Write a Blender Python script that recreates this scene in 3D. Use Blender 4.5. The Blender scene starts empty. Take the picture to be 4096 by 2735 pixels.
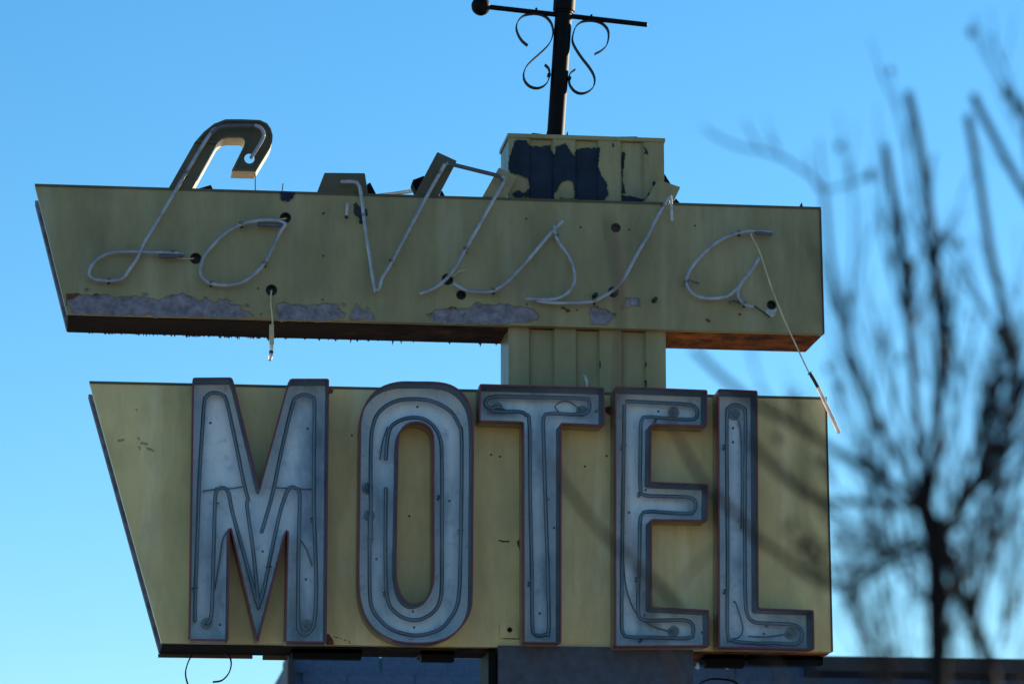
import bpy, bmesh, math, random
from mathutils import Vector, Matrix, noise
from mathutils.geometry import tessellate_polygon

random.seed(11)
rad = math.radians
SC = bpy.context.scene
COL = SC.collection

# ------------------------------------------------------------------ camera
F, PITCH, YAW, DIST = 14500.0, rad(11.7), rad(7.2), 14.5
VD = Vector((math.sin(YAW)*math.cos(PITCH), math.cos(YAW)*math.cos(PITCH), math.sin(PITCH)))
VR = Vector((math.cos(YAW), -math.sin(YAW), 0.0))
VU = VR.cross(VD)
CAM = Vector((0, 0, 1.6 + DIST*math.sin(PITCH))) - VD*DIST
cd = bpy.data.cameras.new('camera')
cam = bpy.data.objects.new('camera', cd); COL.objects.link(cam)
cam.matrix_world = Matrix.Translation(CAM) @ Matrix((VR, VU, -VD)).transposed().to_4x4()
cd.sensor_width = 36.0; cd.lens = F/4096*36.0
cd.clip_start = 0.1; cd.clip_end = 5000
cd.dof.use_dof = True; cd.dof.focus_distance = 14.45; cd.dof.aperture_fstop = 2.8
SC.camera = cam

# ------------------------------------------------------------------ sky, sun, exposure
SUN_E, SUN_A = rad(12.5), rad(57)          # elevation, azimuth from +Y towards +X
w = bpy.data.worlds.new('World'); SC.world = w; w.use_nodes = True
nt = w.node_tree; nt.nodes.clear()
sky = nt.nodes.new('ShaderNodeTexSky'); sky.sky_type = 'NISHITA'; sky.sun_disc = False
sky.sun_elevation = SUN_E; sky.sun_rotation = SUN_A
sky.air_density = 1.0; sky.dust_density = 0.15; sky.ozone_density = 4.0
hs = nt.nodes.new('ShaderNodeHueSaturation'); hs.inputs['Saturation'].default_value = 1.17; hs.inputs['Hue'].default_value = 0.493
bg = nt.nodes.new('ShaderNodeBackground'); bg.inputs['Strength'].default_value = 0.09
wo = nt.nodes.new('ShaderNodeOutputWorld')
nt.links.new(sky.outputs[0], hs.inputs['Color']); nt.links.new(hs.outputs[0], bg.inputs['Color'])
nt.links.new(bg.outputs[0], wo.inputs['Surface'])
sl = bpy.data.lights.new('sun', 'SUN'); sl.energy = 5.0; sl.angle = rad(0.53); sl.color = (1.0, 0.86, 0.68)
so = bpy.data.objects.new('sun', sl); COL.objects.link(so)
sd = Vector((math.sin(SUN_A)*math.cos(SUN_E), math.cos(SUN_A)*math.cos(SUN_E), math.sin(SUN_E)))
so.rotation_euler = sd.to_track_quat('Z', 'Y').to_euler(); so.location = (8, 6, 12)
vs = SC.view_settings
vs.view_transform = 'Standard'; vs.look = 'None'; vs.gamma = 1.0; vs.use_curve_mapping = False
vs.exposure = 1.3

# ------------------------------------------------------------------ survey helpers
# A point measured on the photograph becomes a point in metres on the plane y = Y it stands on.
ZOOM = {'S': (0, 0, 1.0), 'W': (0, 0, 1/1.7445), 'A': (100, 400, 1.9575), 'B': (1200, 500, 1.9575),
        'C': (2200, 500, 1.9575), 'D': (1800, 0, 2.349), 'K': (100, 1100, 1.9575), 'M': (300, 1900, 1.8775),
        'N': (700, 1450, 2.851), 'G': (1300, 1450, 1.9575), 'H': (1100, 1935, 1.9575),
        'I': (2200, 1450, 1.9575), 'J': (2200, 1935, 1.9575)}
def at(k, x, y, Y=0.0):
    ox, oy, s = ZOOM[k]
    px, py = ox + x/s, oy + y/s
    v = VD + VR*((px-2048)/F) - VU*((py-1367.5)/F)
    return CAM + v*((Y-CAM.y)/v.y)
def pts(spec, Y=0.0):
    """'A 1,2 3,4 B 5,6' -> list of (x, z) on the plane y = Y"""
    out, k = [], 'S'
    for t in spec.split():
        if t.isalpha(): k = t
        else:
            x, y = t.split(','); p = at(k, float(x), float(y), Y); out.append((p.x, p.z))
    return out
def path(spec, Y=0.0): return [Vector((x, Y, z)) for x, z in pts(spec, Y)]

# ------------------------------------------------------------------ materials
def principled(name, col, rough=0.5, metal=0.0, spec=0.5):
    m = bpy.data.materials.new(name); m.use_nodes = True
    b = m.node_tree.nodes['Principled BSDF']
    b.inputs['Base Color'].default_value = (*col, 1); b.inputs['Roughness'].default_value = rough
    b.inputs['Metallic'].default_value = metal; b.inputs['Specular IOR Level'].default_value = spec
    return m, m.node_tree, b
def noise_node(t, scale, detail=6, rough=0.6, vec=None, sc=None):
    n = t.nodes.new('ShaderNodeTexNoise'); n.inputs['Scale'].default_value = scale
    n.inputs['Detail'].default_value = detail; n.inputs['Roughness'].default_value = rough
    tc = t.nodes.new('ShaderNodeTexCoord'); src = tc.outputs['Object']
    if sc:
        mp = t.nodes.new('ShaderNodeMapping'); mp.inputs['Scale'].default_value = sc
        t.links.new(src, mp.inputs['Vector']); src = mp.outputs[0]
    t.links.new(src, n.inputs['Vector'])
    return n
def ramp(t, src, stops):
    r = t.nodes.new('ShaderNodeValToRGB'); e = r.color_ramp.elements
    while len(e) < len(stops): e.new(0.5)
    for i, (p, c) in enumerate(stops):
        e[i].position = p; e[i].color = c if len(c) == 4 else (*c, 1)
    t.links.new(src, r.inputs[0]); return r
def mix(t, fac, a, b):
    m = t.nodes.new('ShaderNodeMix'); m.data_type = 'RGBA'
    for s, v in ((m.inputs[0], fac), (m.inputs[6], a), (m.inputs[7], b)):
        if hasattr(v, 'links') or isinstance(v, bpy.types.NodeSocket): t.links.new(v, s)
        elif isinstance(v, tuple): s.default_value = v if len(v) == 4 else (*v, 1)
        else: s.default_value = v
    return m.outputs[2]
def bump(t, b, src, strength, dist=0.002):
    n = t.nodes.new('ShaderNodeBump'); n.inputs['Strength'].default_value = strength
    n.inputs['Distance'].default_value = dist
    t.links.new(src, n.inputs['Height']); t.links.new(n.outputs[0], b.inputs['Normal'])

def cream(name, a, b2, pale, rough=0.38):
    m, t, b = principled(name, a, rough, 0.0, 0.3)
    n1 = noise_node(t, 2.2, 5, 0.55)
    c = mix(t, ramp(t, n1.outputs[0], [(0.35, (0, 0, 0)), (0.7, (1, 1, 1))]).outputs[0], a, b2)
    st = noise_node(t, 6.0, 4, 0.6, sc=(1.0, 1.0, 0.12))          # rain streaks
    f = ramp(t, st.outputs[0], [(0.52, (0, 0, 0)), (0.74, (.75, .75, .75))]).outputs[0]
    c = mix(t, f, c, pale)
    sp = noise_node(t, 38.0, 8, 0.72)                             # small chips and rust specks
    f = ramp(t, sp.outputs[0], [(0.73, (0, 0, 0)), (0.765, (.8, .8, .8))]).outputs[0]
    c = mix(t, f, c, (0.10, 0.05, 0.025))
    dn = noise_node(t, 5.0, 7, 0.7, sc=(1, 1, .35))                # grime
    f = ramp(t, dn.outputs[0], [(0.42, (0, 0, 0)), (0.75, (.75, .75, .75))]).outputs[0]
    c = mix(t, f, c, tuple(v*0.45 for v in a))
    t.links.new(c, b.inputs['Base Color'])
    bn = noise_node(t, 14.0, 3, 0.5); bg_ = noise_node(t, 2.6, 2, 0.4)
    ad = t.nodes.new('ShaderNodeMath'); ad.operation = 'MULTIPLY_ADD'; ad.inputs[1].default_value = 9.0
    t.links.new(bg_.outputs[0], ad.inputs[0]); t.links.new(bn.outputs[0], ad.inputs[2])
    bump(t, b, ad.outputs[0], 0.35, 0.006)
    return m
CREAM_UP = cream('cream paint weathered', (0.27, 0.232, 0.116), (0.205, 0.183, 0.096), (0.34, 0.318, 0.21))
CREAM_LO = cream('cream paint', (0.64, 0.495, 0.225), (0.48, 0.385, 0.18), (0.70, 0.61, 0.39), 0.33)
CREAM_SUNLIT = cream('sunlit cream paint', (0.72, 0.60, 0.36), (0.64, 0.54, 0.33), (0.76, 0.70, 0.52))  # hook sides: low sunlight put into a lighter cream
CREAM_DK = cream('dark shaded cream paint', (0.085, 0.07, 0.035), (0.06, 0.05, 0.028), (0.11, 0.10, 0.07))  # same cream, darkened; the hook front has its shade in this colour

def simple(name, col, rough, metal=0, var=0.35, scale=18, bmp=0.2, dist=0.002, spec=0.5):
    m, t, b = principled(name, col, rough, metal, spec)
    n = noise_node(t, scale, 6, 0.65)
    lo = tuple(v*(1-var) for v in col); hi = tuple(min(1, v*(1+var)) for v in col)
    t.links.new(ramp(t, n.outputs[0], [(0.3, lo), (0.7, hi)]).outputs[0], b.inputs['Base Color'])
    if bmp: bump(t, b, n.outputs[0], bmp, dist)
    return m
PRIMER = simple('grey lavender primer', (0.17, 0.16, 0.20), 0.75, var=0.55, scale=26, bmp=1.0, dist=0.02)
BACKP = simple('flaking lavender paint', (0.14, 0.13, 0.17), 0.7, var=0.7, scale=22, bmp=0.8, dist=0.01)
RUST = simple('rust', (0.10, 0.028, 0.014), 0.85, var=0.6, scale=60, bmp=0.6)
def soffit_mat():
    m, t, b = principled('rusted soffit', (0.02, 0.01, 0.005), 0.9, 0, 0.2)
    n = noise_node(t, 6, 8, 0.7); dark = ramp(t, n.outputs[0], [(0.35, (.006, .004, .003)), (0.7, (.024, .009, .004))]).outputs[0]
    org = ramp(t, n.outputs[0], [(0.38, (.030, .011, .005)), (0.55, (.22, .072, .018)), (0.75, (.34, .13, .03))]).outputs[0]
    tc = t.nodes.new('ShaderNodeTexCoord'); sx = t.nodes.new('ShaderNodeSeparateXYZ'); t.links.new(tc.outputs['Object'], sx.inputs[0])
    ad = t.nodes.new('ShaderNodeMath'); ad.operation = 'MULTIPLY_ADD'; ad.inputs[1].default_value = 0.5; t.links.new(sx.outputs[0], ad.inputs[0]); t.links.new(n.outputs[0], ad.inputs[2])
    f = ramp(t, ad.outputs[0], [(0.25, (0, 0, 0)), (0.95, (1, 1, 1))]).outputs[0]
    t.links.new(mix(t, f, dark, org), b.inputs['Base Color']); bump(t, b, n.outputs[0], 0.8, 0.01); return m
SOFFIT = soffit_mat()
NAVY = simple('dark navy paint', (0.007, 0.015, 0.032), 0.6, var=0.5, scale=12, bmp=0.2, spec=0.2)
SHEATH = simple('navy sheet metal', (0.028, 0.034, 0.060), 0.55, var=0.4, scale=25, bmp=0.25)
IRON = simple('black wrought iron', (0.003, 0.0028, 0.0034), 0.6, spec=0.1, var=0.4, scale=40, bmp=0.3, dist=0.001)
BLACK = simple('black rubber', (0.01, 0.01, 0.01), 0.6, bmp=0)
RED = simple('dark red trim', (0.10, 0.002, 0.018), 0.35, var=0.3, bmp=0.1)
def inner_mat():
    m, t, b = principled('dusty white enamel', (0.8, 0.83, 0.87), 0.45)
    n = noise_node(t, 3.2, 6, 0.6, sc=(1, 1, .45)); n2 = noise_node(t, 24, 6, 0.7)
    c = ramp(t, n.outputs[0], [(0.34, (.17, .26, .37)), (0.48, (.58, .70, .81)), (0.62, (.86, .91, .95))]).outputs[0]
    c = mix(t, ramp(t, n2.outputs[0], [(0.55, (0, 0, 0)), (0.75, (.6, .6, .6))]).outputs[0], c, (.16, .21, .28))
    t.links.new(c, b.inputs['Base Color']); return m
INNER = inner_mat()
SIDELIN = simple('shade-darkened blue enamel', (0.018, 0.042, 0.08), 0.5, var=0.3, scale=9, bmp=0.05)  # darkened so the shade inside the letter rims is in the colour
TUBE = simple('coated glass tube', (0.235, 0.25, 0.29), 0.08, var=0.45, scale=14, bmp=0.05, spec=0.7)
TUBE_IN = simple('blue glass tube', (0.045, 0.075, 0.11), 0.3, var=0.25, scale=9, bmp=0, spec=0.8)
BLOCKOUT = simple('block-out paint', (0.055, 0.06, 0.075), 0.4, bmp=0.1)
CLEAR = simple('clear frosted glass', (0.62, 0.60, 0.60), 0.12, bmp=0, spec=0.9)
PINKG = simple('pink coated glass', (0.85, 0.62, 0.52), 0.3, bmp=0, spec=0.8)
for m_, k_ in ((PINKG, .55), (CLEAR, .45)):
    m_.node_tree.nodes['Principled BSDF'].inputs['Transmission Weight'].default_value = k_
CORD = simple('cream insulated cord', (0.42, 0.38, 0.22), 0.5, bmp=0)
STEEL = simple('dull steel', (0.10, 0.10, 0.10), 0.45, 0.6, bmp=0.3)
BARK = simple('dark bark', (0.014, 0.0125, 0.013), 0.9, spec=0.1, var=0.5, scale=50, bmp=0.6)
SHING = simple('blue asphalt shingle', (0.062, 0.105, 0.172), 0.9, var=0.3, scale=60, bmp=0.6)
WALLB = simple('blue board wall', (0.05, 0.095, 0.18), 0.75, var=0.3, scale=10, bmp=0.3)
FASC = simple('black fascia board', (0.014, 0.015, 0.022), 0.6, bmp=0.2)
GROUND = simple('pale bounce ground', (0.42, 0.36, 0.28), 0.9, var=0.2, scale=0.6, bmp=0.3, dist=0.02)  # unseen ground, made pale and warm to bounce sunlight onto the sign
def glass_pane():
    m = bpy.data.materials.new('clear acrylic'); m.use_nodes = True; t = m.node_tree; t.nodes.clear()
    o = t.nodes.new('ShaderNodeOutputMaterial'); tr = t.nodes.new('ShaderNodeBsdfTransparent')
    tr.inputs[0].default_value = (0.98, 0.99, 1.0, 1)
    gl = t.nodes.new('ShaderNodeBsdfGlossy'); gl.inputs['Roughness'].default_value = 0.06
    fr = t.nodes.new('ShaderNodeFresnel'); fr.inputs[0].default_value = 1.2
    mx = t.nodes.new('ShaderNodeMixShader')
    n = noise_node(t, 3.0, 3, 0.5); bp = t.nodes.new('ShaderNodeBump'); bp.inputs['Strength'].default_value = 0.25
    bp.inputs['Distance'].default_value = 0.02
    t.links.new(n.outputs[0], bp.inputs['Height']); t.links.new(bp.outputs[0], gl.inputs['Normal'])
    t.links.new(fr.outputs[0], mx.inputs[0]); t.links.new(tr.outputs[0], mx.inputs[1]); t.links.new(gl.outputs[0], mx.inputs[2])
    df = t.nodes.new('ShaderNodeBsdfDiffuse'); df.inputs[0].default_value = (0.55, 0.62, 0.72, 1)   # film of dust
    dm = t.nodes.new('ShaderNodeMixShader')
    n2 = noise_node(t, 4.0, 5, 0.6)
    rr = ramp(t, n2.outputs[0], [(0.4, (.0, .0, .0)), (0.8, (.06, .06, .06))])
    t.links.new(rr.outputs[0], dm.inputs[0]); t.links.new(mx.outputs[0], dm.inputs[1]); t.links.new(df.outputs[0], dm.inputs[2])
    t.links.new(dm.outputs[0], o.inputs[0]); return m
PANE = glass_pane()

# ------------------------------------------------------------------ mesh helpers
class MB:
    def __init__(s): s.v, s.f = [], []
    def add(s, vs, fs):
        o = len(s.v); s.v += [tuple(v) for v in vs]; s.f += [tuple(i+o for i in f) for f in fs]; return s
    def build(s, name, mat, parent=None, smooth=False, label=None):
        me = bpy.data.meshes.new(name); me.from_pydata(s.v, [], s.f); me.update()
        b = bmesh.new(); b.from_mesh(me); bmesh.ops.recalc_face_normals(b, faces=b.faces[:]); b.to_mesh(me); b.free()
        me.materials.append(mat)
        if smooth:
            for p in me.polygons: p.use_smooth = True
            me.set_sharp_from_angle(angle=rad(50))
        o = bpy.data.objects.new(name, me); COL.objects.link(o)
        if parent: o.parent = parent
        if label: o['label'] = label
        return o
    def box(s, x0, x1, y0, y1, z0, z1):
        return s.add([(x, y, z) for x in (x0, x1) for y in (y0, y1) for z in (z0, z1)],
                     [(0, 1, 3, 2), (4, 6, 7, 5), (0, 4, 5, 1), (2, 3, 7, 6), (0, 2, 6, 4), (1, 5, 7, 3)])
    def prism(s, outer, y0, y1, holes=(), front=True, back=True, sides=True):
        """2-D outline (x, z) extruded from y0 (front) to y1, with holes through it"""
        loops = [list(outer)] + [list(h) for h in holes]
        flat = [p for l in loops for p in l]; n = len(flat)
        tri = tessellate_polygon([[Vector((p[0], p[1], 0)) for p in l] for l in loops])
        vs = [(x, y0, z) for x, z in flat] + [(x, y1, z) for x, z in flat]; fs = []
        if front: fs += [tuple(t) for t in tri]
        if back: fs += [tuple(i+n for i in reversed(t)) for t in tri]
        if sides:
            o = 0
            for l in loops:
                k = len(l)
                fs += [(o+i, o+(i+1) % k, o+(i+1) % k+n, o+i+n) for i in range(k)]
                o += k
        return s.add(vs, fs)
    def ring(s, outer, inner, y0, y1):
        """wall between two outlines of equal point count"""
        n = len(outer); vs = [(x, y, z) for y in (y0, y1) for l in (outer, inner) for x, z in l]; fs = []
        for i in range(n):
            j = (i+1) % n
            fs += [(i, j, n+j, n+i), (2*n+i, 3*n+i, 3*n+j, 2*n+j), (i, 2*n+i, 2*n+j, j), (n+i, n+j, 3*n+j, 3*n+i)]
        return s.add(vs, fs)
    def tube(s, P, r, n=10, r_end=None, cap=True):
        P = [Vector(p) for p in P]; m = len(P); rings = []
        t0 = (P[1]-P[0]).normalized(); nrm = t0.orthogonal().normalized()
        for i in range(m):
            t = (P[min(i+1, m-1)]-P[max(i-1, 0)]).normalized()
            nrm = (nrm - t*nrm.dot(t)).normalized(); b = t.cross(nrm)
            rr = r if r_end is None else r + (r_end-r)*i/(m-1)
            rings.append([P[i] + (nrm*math.cos(a)+b*math.sin(a))*rr for a in [2*math.pi*j/n for j in range(n)]])
        vs = [v for g in rings for v in g]
        fs = [(i*n+j, i*n+(j+1) % n, (i+1)*n+(j+1) % n, (i+1)*n+j) for i in range(m-1) for j in range(n)]
        if cap:
            d0 = (P[0]-P[1]).normalized()*r*.6; d1 = (P[-1]-P[-2]).normalized()*(r_end or r)*.6
            vs += [P[0]+d0, P[-1]+d1]; a = len(vs)-2
            fs += [(a, (j+1) % n, j) for j in range(n)] + [(a+1, (m-1)*n+j, (m-1)*n+(j+1) % n) for j in range(n)]
        return s.add(vs, fs)
    def ball(s, c, r, n=10, sc=(1, 1, 1)):
        c = Vector(c); vs = []; k = n//2
        for i in range(1, k):
            a = math.pi*i/k
            vs += [c+Vector((r*sc[0]*math.sin(a)*math.cos(b), r*sc[1]*math.sin(a)*math.sin(b), r*sc[2]*math.cos(a)))
                   for b in [2*math.pi*j/n for j in range(n)]]
        fs = [(i*n+j, i*n+(j+1) % n, (i+1)*n+(j+1) % n, (i+1)*n+j) for i in range(k-2) for j in range(n)]
        vs += [c+Vector((0, 0, r*sc[2])), c-Vector((0, 0, r*sc[2]))]; a = len(vs)-2
        fs += [(a, j, (j+1) % n) for j in range(n)] + [(a+1, (k-2)*n+(j+1) % n, (k-2)*n+j) for j in range(n)]
        return s.add(vs, fs)
    def strap(s, P, wy, th):
        """flat bar standing on edge along a path in an x-z plane"""
        P = [Vector(p) for p in P]; m = len(P); vs = []; fs = []
        for i in range(m):
            t = (P[min(i+1, m-1)]-P[max(i-1, 0)]); t.y = 0; t.normalize(); nn = Vector((-t.z, 0, t.x))
            for a, b in ((-1, -1), (1, -1), (1, 1), (-1, 1)): vs.append(P[i]+nn*a*th/2+Vector((0, b*wy/2, 0)))
        for i in range(m-1):
            fs += [(i*4+j, i*4+(j+1) % 4, i*4+4+(j+1) % 4, i*4+4+j) for j in range(4)]
        fs += [(0, 3, 2, 1), tuple(m*4-4+j for j in range(4))]
        return s.add(vs, fs)
def smooth(P, step=0.012, closed=False):
    """Catmull-Rom through P, resampled"""
    P = [Vector(p) for p in P]; n = len(P); out = []
    g = (lambda i: P[i % n]) if closed else (lambda i: P[max(0, min(n-1, i))])
    for i in range(n if closed else n-1):
        a, b, c, d = g(i-1), g(i), g(i+1), g(i+2)
        k = max(2, min(40, int((c-b).length/step)))
        for j in range(k):
            t = j/k
            out.append(0.5*((2*b)+(c-a)*t+(2*a-5*b+4*c-d)*t*t+(3*b-a-3*c+d)*t**3))
    out.append(P[0].copy() if closed else P[-1].copy()); return out
def circle(c, r, n=20): return [(c[0]+r*math.cos(2*math.pi*i/n), c[1]+r*math.sin(2*math.pi*i/n)) for i in range(n)]
def area(P): return sum(P[i-1][0]*P[i][1]-P[i][0]*P[i-1][1] for i in range(len(P)))/2
def offset(P, d):
    """inset a closed outline by d (positive = inwards)"""
    n = len(P); sgn = 1 if area(P) > 0 else -1; out = []
    for i in range(n):
        a, b, c = Vector(P[i-1]), Vector(P[i]), Vector(P[(i+1) % n])
        e1 = (b-a).normalized(); e2 = (c-b).normalized()
        n1 = Vector((-e1.y, e1.x))*sgn; n2 = Vector((-e2.y, e2.x))*sgn
        k = n1+n2; q = max(0.35, 1+n1.dot(n2)); v = k/q
        out.append(tuple(b+v*d))
    return out
def rounded(P, r, n=4):
    """round the corners of an outline"""
    out = []; m = len(P)
    for i in range(m):
        a, b, c = Vector(P[i-1]), Vector(P[i]), Vector(P[(i+1) % m])
        u = (a-b); v = (c-b); rr = min(r, u.length*.4, v.length*.4); u = b+u.normalized()*rr; v = b+v.normalized()*rr
        for j in range(n+1):
            t = j/n; out.append(tuple((1-t)**2*u+2*t*(1-t)*b+t*t*v))
    return out
def inside(P, x, z):
    c = False; n = len(P)
    for i in range(n):
        (x1, z1), (x2, z2) = P[i-1], P[i]
        if (z1 > z) != (z2 > z) and x < (x2-x1)*(z-z1)/(z2-z1)+x1: c = not c
    return c
def patch(name, outline, Y, mat, parent, holes=(), cell=0.003, rag=0.006, label=None, relief=0.0, curl=None):
    """a ragged flake of coating lying on a surface y = Y (number or function of x)"""
    xs = [p[0] for p in outline]; zs = [p[1] for p in outline]; mb = MB(); idx = {}; cells = []
    fy = Y if callable(Y) else (lambda x: Y)
    def vid(i, j):
        if (i, j) not in idx:
            x, z = i*cell, j*cell; idx[(i, j)] = len(mb.v)
            h = relief*noise.noise(Vector((x*22, 3.3, z*40))) if relief else 0
            mb.v.append((x+.35*cell*noise.noise(Vector((x*300, 1, z*300))), fy(x)-abs(h), z+.35*cell*noise.noise(Vector((x*300, 9, z*300)))))
        return idx[(i, j)]
    for i in range(int((min(xs)-rag)/cell)-1, int((max(xs)+rag)/cell)+2):
        for j in range(int((min(zs)-rag)/cell)-1, int((max(zs)+rag)/cell)+2):
            x, z = (i+.5)*cell, (j+.5)*cell
            q = Vector((x*30, 0, z*30))
            dx = rag*(noise.noise(q)+.6*noise.noise(q*3.1)); dz = rag*(noise.noise(q+Vector((7, 5, 2)))+.6*noise.noise(q*3.3+Vector((1, 8, 3))))
            if inside(outline, x+dx, z+dz) and not any(inside(h, x+dx, z+dz) for h in holes):
                cells.append((i, j)); mb.f.append((vid(i, j), vid(i+1, j), vid(i+1, j+1), vid(i, j+1)))
    o = mb.build(name, mat, parent, True, label)
    if curl:
        ins = set(cells); rim = MB(); rid = {}
        def rv(i, j):
            if (i, j) not in rid:
                k = sum((i-a, j-b) in ins for a in (0, 1) for b in (0, 1)); x, z = i*cell, j*cell; rid[(i, j)] = len(rim.v)
                up_ = .5+.9*abs(noise.noise(Vector((x*40, 4, z*40))))
                rim.v.append((x, fy(x)-(.0035*up_ if k else -.0012), z))
            return rid[(i, j)]
        for (i, j) in {(i+a, j+b) for i, j in cells for a in (-1, 0, 1) for b in (-1, 0, 1)}-ins:
            rim.f.append((rv(i, j), rv(i+1, j), rv(i+1, j+1), rv(i, j+1)))
        rim.build('paint_curl', curl, parent, True)
    return o
def empty(name, loc, label, cat):
    o = bpy.data.objects.new(name, None); COL.objects.link(o); o.location = loc
    o['label'] = label; o['category'] = cat; return o

# ------------------------------------------------------------------ ground and building
g = MB().add([(-1500, -1500, 0), (1500, -1500, 0), (1500, 1500, 0), (-1500, 1500, 0)], [(0, 1, 2, 3)]).build('ground', GROUND)
g['kind'] = 'structure'

BY = 5.0
bl = at('S', 1168, 2700, BY); br = at('S', 4096, 2700, BY); ztop = at('S', 3400, 2634, BY).z
motel = empty('motel_building', (0, 0, 0), 'low motel building with blue shingled parapet and black fascia behind the sign', 'building')
MB().box(bl.x, br.x+6, BY+.06, BY+8, 0.0, ztop-.42).build('wall', WALLB, motel)
roof = MB().add([(bl.x, BY+.01, ztop-.5), (br.x+6, BY+.01, ztop-.5), (br.x+6, BY+.16, ztop-.01), (bl.x, BY+.16, ztop-.01),
                 (bl.x, BY+8, ztop-.5), (br.x+6, BY+8, ztop-.5), (br.x+6, BY+8, ztop-.01), (bl.x, BY+8, ztop-.01)],
                [(0, 1, 2, 3), (4, 7, 6, 5), (3, 2, 6, 7), (0, 3, 7, 4), (1, 5, 6, 2), (0, 4, 5, 1)]).build('parapet', WALLB, motel)
sh = MB().add([(0, -.006, 0), (.1195, -.006, 0), (.119, -.004, .105), (0, -.004, .105),
               (0, -.004, 0), (.119, -.004, 0), (.119, .002, .105), (0, .002, .105)],
              [(0, 1, 2, 3), (4, 7, 6, 5), (0, 4, 5, 1), (1, 5, 6, 2), (3, 2, 6, 7), (0, 3, 7, 4)])
s0 = sh.build('shingle', SHING, roof); first = True
for c in range(6):
    z = ztop-.105-c*.078
    yb = BY+.01+.15*(z-ztop+.5)/.49
    for i in range(int((br.x+.5-bl.x)/.12)):
        o = s0 if first else s0.copy()
        if not first: COL.objects.link(o)
        first = False
        o.location = (bl.x+.002+i*.12+(.06 if c % 2 else 0)+random.uniform(-.003, .003), yb-.012+random.uniform(-.0008, .0008), z+random.uniform(-.002, .002))
        o.rotation_euler = (-.3, random.uniform(-.02, .02), 0)
# corner board and the black fascia running off to the right
MB().box(bl.x-.025, bl.x+.012, BY-.03, BY+.4, 0.0, ztop-.02).build('corner_board', FASC, motel)
fx = at('S', 3262, 2650, BY-.3).x
MB().box(fx, br.x+6, BY-.32, BY+.02, at('S', 3600, 2686, BY-.3).z, at('S', 3600, 2628, BY-.3).z).build('fascia', FASC, motel)
MB().box(at('S', 2775, 2600, BY).x, fx, BY-.04, BY+.03, at('S', 3000, 2662, BY).z, ztop+.02).build('fascia', FASC, motel)

# ------------------------------------------------------------------ the sign
PX = (at('S', 2350, 2500, .18).x)
sign = empty('motel_sign', (PX, 0.2, 0), 'weathered cream double-deck motel sign with bare neon script and red rimmed block letters', 'sign')
class P:                                  # parts keep world coordinates: undo the parent's offset
    pass
def part(mb, name, mat, parent=None, smooth_=False, label=None):
    return mb.build(name, mat, parent or sign, smooth_, label)

# --- pylon
yP = 0.045
RIBX = [at('S', x, 700, yP).x for x in (2034, 2115, 2217, 2300, 2396, 2481, 2579, 2657)]
pz = at('S', 2345, 556, yP).z
def rib_y(x):
    for i in range(7):
        if RIBX[i] <= x <= RIBX[i+1]:
            d = min(x-RIBX[i], RIBX[i+1]-x); k = min(1, max(0, d/.012))
            return yP if i % 2 == 0 else yP+.016*k
    return yP
py_ = part(MB().box(RIBX[0]+.002, RIBX[-1]-.002, yP+.016, yP+.27, 1.2, pz-.006), 'pylon', CREAM_UP, None, False, 'ribbed cream steel pylon with paint peeled to navy at its head')
for i in range(0, 7, 2):
    a, b = RIBX[i], RIBX[i+1]; e = .010
    vs = [(a-e*(i > 0), yP+.015, z) for z in (1.2, pz)] + [(a, yP, z) for z in (1.2, pz)] + [(b, yP, z) for z in (1.2, pz)] + [(b+e*(i < 6), yP+.015, z) for z in (1.2, pz)]
    part(MB().add(vs, [(0, 2, 3, 1), (2, 4, 5, 3), (4, 6, 7, 5), (0, 1, 7, 6), (1, 3, 5, 7), (0, 6, 4, 2)]), 'rib', CREAM_UP, py_)
# flat cap rim and torn flashing on the pylon head
part(MB().box(RIBX[0]-.004, RIBX[-1]+.004, yP-.006, yP+.274, pz-.004, pz+.012), 'cap_plate', CREAM_UP, py_)
for sp, y0, y1 in (('D 715,1297 735,1280 775,1250 850,1258 905,1268 905,1300', yP+.02, yP+.10),
                   ('D 1080,1303 1092,1270 1107,1233 1111,1305', yP+.03, yP+.05),
                   ('D 1270,1312 1282,1290 1500,1286 1755,1284 1768,1296 1776,1326 1500,1318', yP+.01, yP+.12),
                   ('D 905,1270 915,1225 932,1210 928,1275', yP+.05, yP+.06)):
    part(MB().prism(pts(sp, y0), y0, y1), 'torn_flashing', IRON, py_)
rb = lambda x: rib_y(x)-.0022
patch('peeled_paint', pts('B 1690,128 1765,118 1790,150 1880,168 1960,152 1972,200 1987,235 2003,180 2040,160 2072,142 2092,172 2125,215 2150,240 2162,188 2210,178 2330,176 2349,185 C 385,262 376,330 400,400 440,452 455,545 430,590 B 2349,590 2000,580 1690,572 1660,540 1690,515 1645,400 1632,330 1640,240 1668,180', yP), rb, NAVY, py_,
      holes=[pts('B 1640,385 1700,385 1778,420 1800,490 1760,535 1700,515 1660,540 1600,560', yP), pts('B 1990,580 1990,540 2015,500 2050,455 2110,440 2145,470 2150,580', yP)],
      label='navy undercoat laid bare on the pylon head', curl=CREAM_UP)
for sp in ('C 565,212 585,208 594,225 588,300 578,330 572,440 600,528 585,535 560,528 566,440 562,300', 'C 568,545 640,548 690,570 738,578 730,597 568,597',
           'C 738,168 755,185 768,232 752,228 732,232 745,205', 'C 770,526 792,528 770,590 758,592', 'C 800,440 825,440 818,485 802,470',
           'C 488,148 500,148 498,180 490,178'):
    patch('peeled_paint', pts(sp, yP), rb, NAVY, py_, rag=.004)
for sp in ('I 262,95 280,92 296,125 300,180 290,185 283,150',): patch('paint_scrape', pts(sp, yP), rb, CLEAR, py_, rag=.002)
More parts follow.
